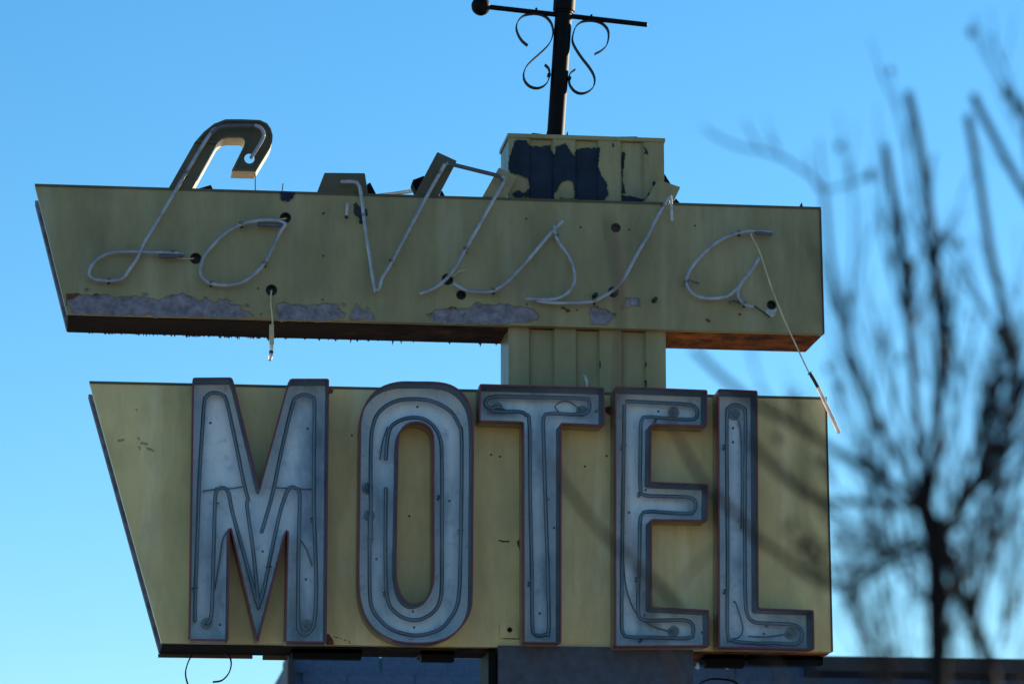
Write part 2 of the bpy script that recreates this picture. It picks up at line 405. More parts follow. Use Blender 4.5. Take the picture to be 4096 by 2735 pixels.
for sp in ('I 388,-10 396,-10 395,40 386,40', 'I 744,140 760,138 758,190 744,196', 'I 742,0 758,0 750,36 744,30'):
    patch('peeled_paint', pts(sp, yP), rb, NAVY, py_, rag=.002)
# navy sheet-metal sheath round the foot of the pylon
q = pts('S 1993,2579 2772,2592', -.012)
part(MB().box(q[0][0], q[1][0], -.012, .40, 0.0, (q[0][1]+q[1][1])/2), 'base_sheath', SHEATH, None, False, 'dark navy sheet metal sheath round the foot of the sign')

# --- cabinets
def cabinet(name, face_spec, mat, depth, holes, label, drop=0.0):
    F0 = pts(face_spec); body = MB()
    # back tray: same outline as the face, shallow returns
    ins = offset(F0, .035)
    body.prism(ins, .05, depth-.091)
    o = part(body, name, mat, None, False, label)
    part(MB().prism(F0, depth-.09, depth), 'back_panel', BACKP, o)
    hs_ = [circle(pts(h)[0], r) for h, r in holes]
    face = part(MB().prism(F0, 0.0, .045, hs_), 'face_panel', mat, o)
    for h in hs_:                                        # black bushing cup behind every hole
        MB().prism(h, .0015, .0295, [offset(h, .004)]).build('bushing', BLACK, o)
        MB().prism(offset(h, -.001), .030, .032).build('bushing_cup', BLACK, o)
    return o, F0
HU = [('A 2040,922', .023), ('A 1337,1240', .0235), ('A 1930,1488', .0235), ('B 462,680', .022), ('B 1155,1208', .024), ('B 1262,1330', .0205),
      ('C 515,805', .0205), ('C 497,1308', .023), ('C 1735,1408', .020)]
up, FU = cabinet('upper_cabinet', 'S 139,737 3283,830 3297,1335 268,1252', CREAM_UP, .36, HU, 'cream upper cabinet with slanted left end carrying the neon script')
HLo = [('H 1838,1140', .0105), ('I 470,380', .012)]
lo, FL = cabinet('lower_cabinet', 'S 357,1525 3306,1589 3331,2605 646,2568', CREAM_LO, .36, HLo, 'yellow cream lower cabinet with slanted left end behind the block letters')
# soffits (rusted undersides) and their ragged fringe
def soffit(F0, depth, parent, drips):
    (xr, zr), (xl, zl) = F0[2], F0[3]
    v = [(xl+.004, .047, zl-.003), (xr-.004, .047, zr-.003), (xr-.004, depth-.002, zr-.003), (xl+.004, depth-.002, zl-.003)]
    v2 = [(a, b, c+.004) for a, b, c in v]
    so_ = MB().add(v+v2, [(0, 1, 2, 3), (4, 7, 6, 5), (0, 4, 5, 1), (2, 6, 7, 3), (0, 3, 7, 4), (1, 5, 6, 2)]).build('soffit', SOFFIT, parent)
    # front rail under the face, proud by a hair
    mb = MB()
    for i in range(drips):
        t = min(.66, max(.03, random.gauss(.19, .06))) if random.random() < .55 else random.uniform(.03, .66); x = xl+(xr-xl)*t; z = zl+(zr-zl)*t-.003; h = random.uniform(.002, .010)*(2.2 if random.random() < .08 else 1); w_ = random.uniform(.002, .008)
        y = depth-random.uniform(.002, .02)
        mb.add([(x-w_, y, z+.002), (x+w_, y, z+.002), (x+random.uniform(-.003, .003), y+.002, z-h), (x, y+.006, z+.002)], [(0, 1, 2), (1, 3, 2), (3, 0, 2), (0, 3, 1)])
    if drips:
        f = mb.build('rust_fringe', RUST, so_); f['kind'] = 'stuff'
    return so_
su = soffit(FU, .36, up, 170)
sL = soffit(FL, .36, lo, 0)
# lip along the back of the lower soffit, with a notch cut out
def lip(xa, xb, h, y0=.345, y1=.359):
    za = [FL[3][1]+(FL[2][1]-FL[3][1])*(x-FL[3][0])/(FL[2][0]-FL[3][0])-.003 for x in (xa, xb)]
    MB().add([(xa, y0, za[0]), (xb, y0, za[1]), (xb, y0, za[1]-h), (xa, y0, za[0]-h), (xa, y1, za[0]), (xb, y1, za[1]), (xb, y1, za[1]-h), (xa, y1, za[0]-h)],
             [(0, 1, 2, 3), (4, 7, 6, 5), (0, 4, 5, 1), (3, 2, 6, 7), (0, 3, 7, 4), (1, 5, 6, 2)]).build('lip', CREAM_DK, lo)
x_ = lambda px: at('S', px, 2640, .35).x
lip(x_(632), x_(1010), .014); lip(x_(1050), x_(1150), .018)
for a, b, h in ((1152, 1425, .035), (1660, 1790, .038), (2780, 2930, .045), (2950, 3240, .03)):
    xa, xb = x_(a), x_(b); zz = FL[3][1]-.006
    part(MB().box(xa, xb, .10, .16, zz-h, zz+.002).box(xa, xb, .10, .30, zz-.012, zz+.0015), 'angle_bracket', IRON, lo)
# top edge beads on the faces
for F0, par in ((FU, up), (FL, lo)):
    a, b = F0[0], F0[1]
    MB().prism([(a[0], a[1]+.001), (b[0], b[1]+.001), (b[0], b[1]-.009), (a[0]+.002, a[1]-.009)], -.004, -.0005).build('edge_bead', CREAM_DK, par)
    a, b = F0[1], F0[2]
    MB().prism([(a[0]+.001, a[1]-.01), (b[0]+.001, b[1]), (b[0]-.006, b[1]), (a[0]-.006, a[1]-.01)], -.004, -.0005).build('edge_bead', CREAM_DK, par)
# peeled paint along the foot of the upper face
for sp in ('K 335,200 470,165 580,175 650,152 700,170 860,168 960,182 1060,197 1150,165 1230,150 1310,175 1350,205 1420,200 1480,230 1530,190 1590,195 1600,230 1700,240 1680,270 1740,290 1790,327 1700,338 1300,328 980,320 700,312 500,302 365,297',
           'K 1960,230 2050,225 2170,245 2340,238 B 40,1415 150,1410 210,1395 290,1410 310,1455 350,1470 340,1510 250,1532 0,1528 K 1990,350 1975,290',
           'B 440,1405 480,1450 560,1475 590,1520 480,1532 380,1522 420,1470',
           'B 1010,1500 1060,1450 1140,1440 1180,1460 1240,1440 1330,1430 1390,1395 1450,1410 1560,1405 1700,1430 1800,1440 1860,1480 1865,1510 1810,1545 1500,1556 1060,1548',
           'C 330,1430 390,1425 470,1470 515,1495 480,1530 430,1560 320,1560 315,1490', 'C 555,1430 590,1355 690,1365 690,1410 620,1430',
           'K 1390,175 1430,180 1425,200 1395,195', 'K 1730,228 1765,230 1760,245 1732,240', 'K 920,145 970,150 960,160 925,158', 'K 465,108 490,112 485,125 468,120',
           'B 320,1390 355,1405 350,1418 325,1405', 'B 505,1425 530,1440 520,1450'):
    patch('peeled_paint', pts(sp), -.0020, PRIMER, up, rag=.008, relief=.004, curl=CREAM_UP)
for sp in ('K 318,148 400,143 470,165 560,148 600,165 480,190 380,196 335,215 330,260', 'B 1150,1470 1160,1440 1185,1418 1235,1432 1195,1442 1170,1480', 'B 1285,1445 1330,1422 1365,1442 1320,1458',
           'C 88,1425 150,1440 156,1465 128,1472 112,1450 92,1445', 'C 1218,1512 1262,1528 1250,1550 1228,1535', 'B 985,1490 1040,1460 1030,1480', 'C 315,1440 345,1418 395,1420 350,1435 318,1470',
           'K 1835,300 1860,295 1855,315 1838,318', 'C 205,1445 218,1442 215,1458 207,1455', 'C 1470,1485 1505,1472 1500,1488 1475,1492'):
    patch('rust_spot', pts(sp), -.0012, RUST, up, rag=.006)
patch('peeled_paint', pts('A 1998,722 2115,728 2100,770 2060,802 2000,782'), -.0062, NAVY, up, rag=.006)
a_, b_ = pts('K 350,303 K 2300,352')
for sp in ('G 1503,1400 1530,1365 1536,1475 1518,1460', 'H 395,1165 430,1175 470,1250 400,1252 398,1215', 'H 1755,1100 1762,1100 1762,1185 1754,1180', 'H 1760,1206 1930,1206 1930,1212 1800,1216',
           'H 450,1195 590,1228 588,1252 575,1222 470,1206', 'G 1360,1385 1445,1395 1444,1402 1400,1408 1362,1398', 'G 2190,345 2236,340 2236,420 2200,395', 'N 1755,275 1805,310 1795,348 1755,352'):
    patch('rust_spot', pts(sp), -.0012, RUST, lo, rag=.004)
for sp in ('K 860,1040 890,1045 885,1065', 'K 880,1265 895,1275 885,1290', 'K 905,1300 965,1310 960,1335 900,1330', 'K 955,1355 1005,1360 1000,1378 960,1375', 'K 880,1345 915,1350 900,1372', 'K 720,1285 775,1285 770,1300 730,1302'):
    patch('paint_scuff', pts(sp), -.0012, CREAM_UP, lo, rag=.008)
for sp in ('C 1690,1440 1775,1440 1770,1490 1730,1512 1690,1480',): patch('paint_scrape', pts(sp), -.0012, CLEAR, up, rag=.004, holes=[circle(pts('C 1735,1408')[0], .021)])
for sp in ('C 600,755 770,765 768,778 610,770', 'G 1225,620 1245,640 1240,800 1222,760'):
    pass
# square cover plate with a hole, low on the lower face between O and T
pl = pts('H 1757,1075 1900,1075 1900,1205 1757,1205')
MB().prism(pl, -.004, -.0005, [circle(pts('H 1838,1140')[0], .012)]).build('cover_plate', CREAM_LO, lo)
# screws
mb0 = None
for par, lst in ((up, 'B 187,692 183,1025 1772,735 177,1368 1775,1405 C 240,800 620,820 1135,790 1540,1410 A 1825,1475 2335,890 2335,1222 690,690 1545,715'),
                 (lo, 'H 1880,1085 1778,1147 1885,1195 G 1300,722 1370,735 660,1200 210,570 2205,730 2035,812')):
    for x, z in pts(lst):
        if mb0 is None: mb0 = MB().ball((0, 0, 0), .0045, 8, (1, .6, 1)).build('screw', CREAM_DK, par, True); o = mb0
        else: o = mb0.copy(); COL.objects.link(o)
        o.parent = par; o.location = (x, -.001, z)

# --- sheet-metal backings that carry the script above the cabinet's top edge
def backing(spec, y0, y1, mat=CREAM_UP, holes=(), label=None, r=.004):
    return part(MB().prism(rounded(pts(spec, y0), r, 2) if r else pts(spec, y0), y0, y1, holes), 'letter_backing', mat, None, False, label)
hook = 'A 1110,716 1330,330 1400,250 1480,187 1570,152 1700,152 1840,158 1895,183 1925,225 1940,280 1936,330 1920,375 1810,555 1620,550 1718,352 1722,325 1710,300 1680,292 1590,292 1545,303 1505,340 1298,716'
ho = rounded(pts(hook, .004), .003, 2)
hk = part(MB().ring(ho, offset(ho, .003), .004, .135), 'letter_backing', CREAM_SUNLIT, None, False, 'hooked sheet metal backing of the script letter L standing above the cabinet')  # sunlit look of the returns is painted in
# raised rim round the hook's open channel
MB().prism(rounded(pts(hook, .001), .003, 2), .0005, .0035, [circle(pts('A 1757,460', .001)[0], .0205)]).build('front_plate', CREAM_DK, hk)  # shaded look of the front is painted in
hp = pts(hook, -.012)[1:-1]
for pth in (hp,):
    oc = offset(pth, .0)
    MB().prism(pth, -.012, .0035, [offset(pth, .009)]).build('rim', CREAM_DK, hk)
backing('B 192,375 508,378 534,545 128,542', .004, .06, CREAM_DK)
backing('B 1075,212 1228,282 1082,560 892,557', .004, .07, CREAM_DK)
backing('B 1558,333 1700,405 1608,580 1424,570', .004, .07, CREAM_UP)
backing('C 845,428 1021,487 958,620 740,612', .004, .028, CREAM_UP)
for sp, y0, y1 in (('B 525,465 550,450 598,545 530,545', .10, .2), ('B 885,430 970,398 985,440 930,520 905,515 878,458', .09, .16), ('B 1105,520 1112,515 1138,560 1095,560', .10, .16),
                   ('A 1355,695 1455,665 1478,712 1350,708', .09, .2), ('C 898,385 945,462 900,470', .05, .12), ('C 985,575 1027,622 960,618', .05, .12), ('C 1950,645 1972,606 1982,645', .03, .04)):
    part(MB().prism(pts(sp, y0), y0, y1), 'support_bracket', IRON, up)
for sp, y in (('A 1803,560 1803,640 1804,720', .06), ('A 2021,655 2016,690 2014,725', .05)):
    part(MB().tube(smooth(path(sp, y)), .0022, 6), 'stray_wire', IRON, up)
part(MB().tube(smooth(path('B 620,552 750,537 905,512', .25)), .008, 8), 'cross_tube', PINKG, up, True)

# --- neon script
TY, TR_ = -.045, .0075
def script(spec, label, mat=TUBE, extra=()):
    o = part(MB().tube(smooth(path(spec, TY)), TR_, 12), 'script_letter', mat, None, True, label)
    for sp in extra: MB().tube(smooth(path(sp, TY)), TR_*1.12, 12).build('blocked_out_length', BLOCKOUT, o, True)
    return o
L_ = script('A 1245,1205 1150,1196 900,1189 720,1188 640,1205 570,1245 520,1300 502,1350 515,1385 560,1408 650,1412 720,1410 775,1385 830,1310 880,1235 935,1115 1000,1010 1250,590 1440,280 1500,222 1560,204 1680,200 1800,200 1850,225 1870,280 1830,360 1768,455',
            'grey neon tube script letter L climbing into its hooked backing', extra=('A 1235,1218 1150,1222 1055,1222',))
MB().tube(smooth(path('A 1460,262 1510,218 1565,204 1680,200 1795,200', TY)), TR_*1.15, 12).build('blocked_out_length', BLOCKOUT, L_, True)
a1 = script('A 2042,972 1990,946 1900,940 1800,948 1690,975 1560,1050 1460,1150 1400,1230 1372,1320 1385,1385 1430,1425 1500,1445 1600,1448 1700,1425 1790,1370 1870,1285 1920,1200 1990,1050 2038,975',
            'grey neon tube script letter a shaped like a leaning teardrop, left of the V', extra=('A 1830,975 1920,978 2010,982',))
V_ = script('B 320,445 420,445 455,467 475,530 510,800 580,1262 600,1296 625,1268 640,1205 720,1070 1010,530 1135,308', 'grey neon tube script letter V with its bent tip on a backing plate')
i_ = script('B 1150,302 1230,318 1400,360 1530,392 1592,412 1594,450 1530,562 1300,970 1220,1110 1150,1200 1060,1272 938,1322', 'grey neon tube script letter i joined to the V by a dark crossbar', extra=('B 1160,304 1230,319 1400,361 1530,393 1575,408',))
s_ = script('B 1202,1240 1290,1290 1370,1306 1450,1308 1520,1295 1620,1230 1720,1130 1850,980 1960,850 2030,780 2056,752', 'grey neon tube script letter s')
s2 = MB().tube(smooth(path('B 1990,790 2004,870 2040,940 2100,1020 2140,1110 2152,1190 2140,1250 2100,1310 2030,1352 1950,1366 1850,1362 1762,1360', TY)), TR_, 12).build('lower_stroke', TUBE, s_, True)
t_ = script('C -105,1378 0,1390 60,1393 200,1391 320,1384 400,1352 500,1290 580,1200 640,1090 700,980 760,880 830,740 900,620 940,560', 'grey neon tube script letter t rising in front of the pylon')
MB().tube(path('C 944,556 952,660 956,752', TY), .0062, 10).build('glass_end', CLEAR, t_, True)
a2 = script('C 1735,848 1690,833 1600,830 1500,838 1400,870 1290,930 1180,1030 1100,1130 1068,1210 1080,1270 1120,1320 1190,1350 1280,1356 1380,1340 1440,1305 1478,1262', 'broken grey neon tube script letter a with a loose tail, right of the t', extra=('C 1735,852 1690,850 1610,846',))
MB().tube(smooth(path('C 1645,1030 1560,1160 1490,1250 1470,1310 1490,1370 1530,1405 1592,1420', TY)), TR_, 12).build('tail_stroke', TUBE, a2, True)
# standoffs: glass post, foot and wire tie
def standoff(par, k, x, y, dx=0, dy=22):
    a = at(k, x, y, TY); b = at(k, x+dx, y+dy, -.004); mb = MB()
    o = MB().tube([b, b+(a-b)*.5, a+(b-a)*.12], .0055, 8).build('tube_support', BLACK, par, True)
    ring = [a+Vector((math.cos(t)*.0095, math.sin(t)*.0095, 0)) for t in [2*math.pi*i/12 for i in range(13)]]
    ring2 = [p+Vector((0, 0, .007)) for p in ring]
    MB().tube(ring, .0014, 5, cap=False).tube(ring2, .0014, 5, cap=False).build('wire_tie', STEEL, par)
for par, l in ((L_, 'A 655,1412 1160,1196 1262,575'), (a1, 'A 1455,1435 1695,973 1878,1280'), (V_, 'B 497,712 716,1066 1090,380'), (i_, 'B 1298,972 1590,440'), (s_, 'B 1515,1297 2006,872'), (t_, 'C 885,640 345,1378'), (a2, 'C 1480,843 1067,1235 1520,1400')):
    k = None
    for tkn in l.split():
        if tkn.isalpha(): k = tkn
        else: x, y = map(float, tkn.split(',')); standoff(par, k, x, y)
for sp in ('C 815,1375', 'B 480,755', 'B 2305,1340'):
    c = path(sp, -.012)[0]; MB().tube([c+Vector((0, .011, 0)), c, c+Vector((.004, -.02, .004))], .009, 8).build('tube_support', BLACK, up, True)
MB().tube(path('C 1085,1215 1130,1230 1168,1242', -.05), .004, 6).build('clip', STEEL, a2)
MB().tube(smooth(path('C 1405,1390 1440,1380 1500,1395', -.03)), .006, 7).build('clip', STEEL, a2)
patch('torn_edge', pts('B 415,620 440,610 470,640 520,660 530,710 505,740 460,725 425,690'), -.0015, BLACK, up, rag=.008, label='ragged black tear in the cabinet face')
# leads from bushings to tube ends
for par, sp in ((L_, 'A 1320,1240 1260,1243 1180,1235'), (a1, 'A 2045,928 2000,935 1960,948'), (i_, 'B 1190,1190 1240,1150 1290,1135')):
    MB().tube(smooth(path(sp, -.025)), .0028, 6).build('lead', CORD, par)
MB().tube(smooth(path('C 1592,1412 1640,1445 1725,1505', -.02)), .003, 6).build('lead', BLACK, a2)

# --- block letters
LD = -.125                                   # front plane of the letters
def superloop(spec, Y): return [(p.x, p.z) for p in smooth([Vector((x, Y, z)) for x, z in pts(spec, Y)], .02, True)[:-1]]
LET = {
 'M': (rounded(pts('S 772,1513 926,1512 936,1540 1037,1957 1152,1535 1162,1517 1314,1517 1304,2569 1140,2567 1151,2126 1144,2124 1033,2561 1027,2561 924,2116 917,2117 911,2560 757,2559', LD), .008, 3), []),
 'O': (superloop('S 1668,1528 1586,1530 1515,1555 1468,1605 1443,1675 1439,1800 1436,2050 1433,2300 1440,2400 1468,2480 1520,2535 1590,2565 1660,2572 1735,2568 1800,2545 1850,2500 1882,2440 1889,2340 1891,2050 1893,1800 1889,1665 1866,1595 1820,1550 1760,1531', LD),
       [superloop('S 1663,1690 1625,1700 1600,1730 1593,1775 1590,1900 1586,2100 1584,2250 1588,2330 1605,2380 1630,2408 1655,2415 1685,2408 1712,2385 1730,2340 1734,2290 1733,2100 1733,1900 1733,1770 1727,1725 1700,1698', LD)]),
 'T': (rounded(pts('S 1919,1538 2415,1552 2416,1703 2244,1695 2243,2571 2094,2569 2092,1690 1917,1685', LD), .007, 3), []),
 'E': (rounded(pts('S 2460,1548 2827,1562 2826,1705 2604,1699 2601,1928 2832,1938 2828,2083 2605,2079 2605,2428 2834,2440 2836,2583 2460,2585', LD), .007, 3), []),
 'L': (rounded(pts('S 2872,1558 3027,1565 3032,2433 3252,2441 3255,2596 2875,2588', LD), .007, 3), [])}
TB = {
 'M': ['M 900,1095 905,850 925,300 935,0 N 330,500 352,400 400,352 470,345 545,372 590,450 690,900 780,1350 835,1568 M 1290,220 1345,620 1378,1000',
       'M 990,1110 1025,1040 1040,600 1055,150 1080,102 1120,95 1152,130 1185,290 1260,560 1368,960',
       'M 1385,960 1420,850 1470,600 1540,280 1590,130 1622,90 1662,100 1687,150 1678,600 1675,1090 1685,1165 1720,1198 1770,1165 1800,1090 1812,800 1796,330 N 1583,1450 1585,1000 1590,460 1560,392 1480,365 1400,388 1340,480 1215,1000 1110,1500 M 1400,430'],
 'O': ['G 360,1400 358,700 380,480 440,370 560,300 720,285 860,310 980,380 1050,490 1070,620 1065,1300 H 1455,400 1445,800 1425,950 1380,1040 1300,1130 1180,1175 1060,1180 920,1140 820,1060 750,930 740,600 742,250',
       'G 475,760 500,540 570,460 680,430 780,445 860,510 905,610 915,800 915,1500 H 1305,800 1290,920 1240,1000 1150,1055 1050,1060 950,1010 880,900 865,600 868,30'],
 'T': ['G 1380,352 1340,345 1300,360 1255,330 1270,285 1330,265 1600,270 2020,280 2065,300 2070,360 2040,395 1950,405 1760,400 1712,432 1712,600 1725,1050 1740,1500 H 2130,500 2145,1130 2120,1175 2070,1187 2030,1170 2015,1100 2010,700 1998,100 G 1600,480 1575,410 1520,385 1380,385 1300,378'],
 'E': ['I 595,302 800,312 1090,330 1150,370 1145,430 1090,445 900,435 760,425 715,460 708,700 708,980 740,1035 900,1045 1080,1052 1140,1090 1130,1160 1080,1180 900,1172 770,1165 712,1200 702,1400 J 700,600 690,980 730,1060 900,1065 1060,1066 1115,1100 1120,1170 1080,1205 800,1200 620,1195 570,1160 560,1000 568,300 I 575,800 582,330'],
 'L': ['I 1390,1500 1385,900 1385,420 1400,352 1450,330 1510,352 1530,420 1527,900 1525,1500 J 1530,900 1545,1020 1600,1080 1750,1090 1900,1100 1965,1140 1970,1200 1930,1250 1750,1245 1600,1245 1430,1225 1390,1170 1390,700 1390,100']}
EL = {'M': 'M 990,1110 1740,1122', 'O': 'G 335,980 350,1195', 'T': 'G 1350,350 2012,375', 'E': 'I 970,388 J 970,1150', 'L': 'I 1445,405 J 1885,1168'}
TIE = {'M': 'M 1060,215 1455,690 1785,325 900,850', 'O': 'H 745,430 1450,365 1285,95 865,850', 'T': 'H 2000,770 2125,125', 'E': 'I 575,650 705,1020 J 685,735 715,1210 I 830,440', 'L': 'J 1380,830 1710,1090 I 1375,650'}
SPOT = {'M': 'N 405,685 1515,750 M 1410,570 1090,1120 1735,780', 'O': 'G 725,345 975,1080 H 795,585 1090,1120 1080,995', 'T': 'G 1795,1290 2125,380 1500,380 H 2075,1010', 'E': 'I 850,380 620,1170 750,995 J 740,1025 1190,1160', 'L': 'I 1435,510 1435,620 J 1445,920 1675,1170'}
cable = {'M': ['M 960,120 1060,105 1165,100 1265,85', 'M 1490,92 1640,100 1785,106', 'M 1690,480 1740,560 1780,680', 'M 1050,860 1085,640 1110,480 1160,400'],
         'T': ['G 2000,370 1920,310 1850,305 1800,345 1830,385', 'G 1370,352 1420,375 1480,390'],
         'E': ['J 575,600 600,830 680,1020 800,1110 950,1155'], 'L': ['I 1450,410 1490,520 1500,900 1495,1300', 'J 1450,920 1490,1040 1510,1140 1480,1200 1420,1210', 'J 1885,1168 1700,1195 1550,1190'], 'O': ['G 490,500 450,620 430,760']}
for ch, (out, hol) in LET.items():
    ti = .0028; iy = -.012
    body = MB().ring(out, offset(out, .0028), LD+.004, -.003)            # returns: thin walls
    body.prism(offset(out, .0029), iy, iy+.006, [offset(h, -.0029) for h in hol])
    for h in hol: body.ring(offset(h, -.0028), h, LD+.004, -.003)
    o = part(body, 'channel_letter', CREAM_UP, None, False, f'red rimmed channel letter {ch} with pale blue inside and clear face')
    MB().prism(offset(out, .005), iy-.0032, iy-.0008, [offset(h, -.005) for h in hol]).build('back_lining', INNER, o)
    wl = MB().ring(offset(out, .0030), offset(out, .0046), LD+.006, iy-.0012)
    for h in hol: wl.ring(offset(h, -.0046), offset(h, -.0030), LD+.006, iy-.0012)
    wl.build('side_lining', SIDELIN, o)  # dark walls paint in the rim shade
    trim = MB().ring(offset(out, -.0022), offset(out, -.0004), LD-.004, LD+.035)
    trim.ring(offset(out, -.0022), offset(out, .0045), LD-.0065, LD-.0040)
    for h in hol:
        trim.ring(offset(h, .0004), offset(h, .0022), LD-.004, LD+.035)
        trim.ring(offset(h, -.0045), offset(h, .0022), LD-.0065, LD-.0040)
    trim.build('trim', RED, o)
    MB().prism(offset(out, .0012), LD-.0015, LD+.0015, [offset(h, -.0012) for h in hol]).build('clear_face', PANE, o)
    for sp in TB[ch]: MB().tube(smooth(path(sp, -.060)), .0082, 10).build('neon_tube', TUBE_IN, o, True)
    for sp in cable.get(ch, []): MB().tube(smooth(path(sp, -.035)), .0030, 6).build('cable', BLOCKOUT, o, True)
    for x, z in pts(EL[ch], -.03):
        MB().prism(circle((x, z), .022), -.028, -.0155, [circle((x, z), .015)]).prism(circle((x, z), .0155), -.034, -.0152, [circle((x, z), .006)]).build('electrode_housing', TUBE_IN, o, True)
        MB().prism(circle((x, z), .010), -.05, -.0153).build('electrode', BLOCKOUT, o)
    for x, z in pts(TIE[ch], -.06):
        MB().tube([(x, -.0155, z-.006), (x, -.05, z-.004)], .006, 7).tube([(x-.011, -.062, z), (x, -.0685, z+.001), (x+.011, -.062, z+.002)], .003, 5).build('tube_support', BLOCKOUT, o)
    for x, z in pts(SPOT[ch], -.02):
        MB().ball((x, -.0155, z), .0055, 8, (1, .6, 1)).build('rivet', BLOCKOUT, o)

# --- ornamental mast
yM = .17
m0, m1 = at('D', 990, 1300, yM), at('D', 1068, 130, yM); dm = (m1-m0).normalized()
ax = lambda t: m0+(m1-m0)*t
mast = part(MB().tube([ax(-.15), ax(.2), ax(.6), ax(1.02)], .0355, 20).tube([ax(1.0), ax(1.03), ax(1.03)+dm*.002], .040, 20), 'mast', IRON, None, True, 'leaning black iron mast with crossbar, ball and scrolls')
MB().tube([ax(1.02), ax(1.1), ax(1.9)], .0455, 20).build('upper_tube', IRON, mast, True)
cb0, cb1 = at('D', 290, 60, yM-.002), at('D', 1850, 235, yM-.002)
MB().tube([cb0, cb0+(cb1-cb0)*.5, cb1], .0105, 12).build('crossbar', IRON, mast, True)
MB().ball(cb0, .040, 20).build('ball_finial', IRON, mast, True)
for sp in ('D 730,432 680,392 640,330 622,260 640,200 690,152 760,135 830,135 900,162 950,220 968,290 958,360 920,430 850,500 760,580 710,640 690,710 705,770 750,815 810,832 870,818 918,770 936,700 925,645 890,612',
           'D 1360,510 1420,480 1470,430 1490,350 1480,280 1430,225 1370,202 1310,197 1240,208 1185,250 1157,320 1150,390 1180,460 1240,550 1310,640 1350,710 1360,770 1340,830 1290,868 1230,882 1170,860 1125,800 1117,740 1130,690 1175,658'):
    MB().strap(smooth(path(sp, yM-.01), .01), .030, .0040).build('scroll', IRON, mast)
for x, y in ((812, 86), (1330, 149)):
    MB().ball(at('D', x, y, yM), .006, 8).build('bolt', IRON, mast, True)
for x, y in ((928, 712), (1120, 742)):
    c = at('D', x, y, yM); MB().box(c.x-.006, c.x+.006, c.y-.018, c.y+.01, c.z-.006, c.z+.006).build('clamp', IRON, mast)
q = pts('S 1957,2600 1991,2600', -.006)
part(MB().box(q[0][0], q[1][0]-.002, .02, .30, 0.0, FL[3][1]-.012), 'steel_post', IRON)
# scrollwork hanging under the lower cabinet
for sp in ('M 880,1345 850,1400 830,1480 845,1560 890,1640 960,1690 1040,1690', 'M 1120,1330 1165,1370 1172,1430 1150,1492 1100,1540 1035,1550', 'J 1500,1640 1450,1550 1330,1525 1240,1530 1160,1570 1110,1640 1130,1720 1200,1750'):
    part(MB().strap(smooth(path(sp, .2), .01), .026, .005), 'hanging_scroll', IRON, None, False)
for sp in ('J 1155,1400 1155,1445', 'J 1385,1400 1385,1445'):
    part(MB().tube(path(sp, .15), .008, 8), 'bolt_end', CLEAR, lo, True)

# ------------------------------------------------------------------ loose tubes and leads that hang from the sign
def hang(name, k, x, y, Y, label): return empty(name, at(k, x, y, Y), label, 'neon tube')
def put(mb, name, mat, root): 
    o = mb.build(name, mat, None, True); o.parent = root; o.matrix_parent_inverse = Matrix.Translation(-root.location); return o
h = hang('dangling_electrode', 'K', 1930, 125, -.02, 'cream cord with a glass tipped electrode dangling below the upper cabinet')
put(MB().tube(smooth(path('K 1930,120 1924,180 1925,240 1935,320 1940,395', -.02)), .0035, 7), 'cord', CORD, h)
put(MB().tube(path('K 1932,390 1930,420 1932,540', -.02), .0095, 12), 'sleeve', CORD, h)
put(MB().tube(path('K 1932,540 1926,620 1918,665', -.02), .0078, 12), 'glass_tip', PINKG, h)
put(MB().tube(path('K 1929,595 1927,612', -.02), .0086, 12), 'band', BLACK, h)
h = hang('dangling_tube', 'C', 1575, 850, -.06, 'long thin wire with a broken pink glass tube swinging past the right edge')
put(MB().tube(smooth(path('C 1575,848 1582,880 1640,990 1690,1140 1740,1290 1800,1440 1850,1560 I 1990,0 2030,82', -.06)), .0030, 7), 'wire', CORD, h)
put(MB().tube(path('I 2020,92 2046,72', -.06), .003, 6), 'wire_tie', BLACK, h)
put(MB().tube(path('I 2040,90 2070,140 2098,192', -.06), .0075, 10), 'electrode', BLACK, h)
put(MB().tube(path('I 2098,192 2180,370 2262,545', -.06), .0085, 12), 'glass_tube', PINKG, h)
h = hang('glass_stub', 'B', 368, 610, -.03, 'short clear glass tube stub with black tip beside the torn hole')
put(MB().tube(path('B 372,612 368,660 364,712', -.03), .0066, 10), 'glass', CLEAR, h)
put(MB().tube(path('B 365,712 363,728', -.03), .0072, 10), 'tip', BLACK, h)

# ------------------------------------------------------------------ bare tree in front of the sign
tree = empty('bare_tree', (at('W', 2150, 1500, -8.4).x, -8.4, 0), 'slender bare tree with budded twigs, out of focus beside the sign', 'tree')
TYY = -8.4
trunk = MB(); crown = MB(); rnd = random.Random(5)
def limb(spec, r0, r1, dy=0.0, mb=crown, twigs=0, tw=.22, bud=False):
    toks = [t for t in spec.split() if t != 'W']; n = len(toks)
    Q = [at('W', *map(float, t.split(',')), TYY+dy*i/(n-1)) for i, t in enumerate(toks)]
    r0 *= .72; r1 *= .8; Q = smooth(Q, .03); mb.tube(Q, r0, 7, r1)
    if bud: mb.ball(Q[-1], .008, 8, (1, 1, 1.5))
    for _ in range(twigs):
        i = rnd.randrange(len(Q)//10, int(len(Q)*.62)); t = (Q[i+1]-Q[i]).normalized()
        twig(Q[i], t, tw*rnd.uniform(.7, 1.5), max(.0016, (r0+(r1-r0)*i/len(Q))*.45), 1)
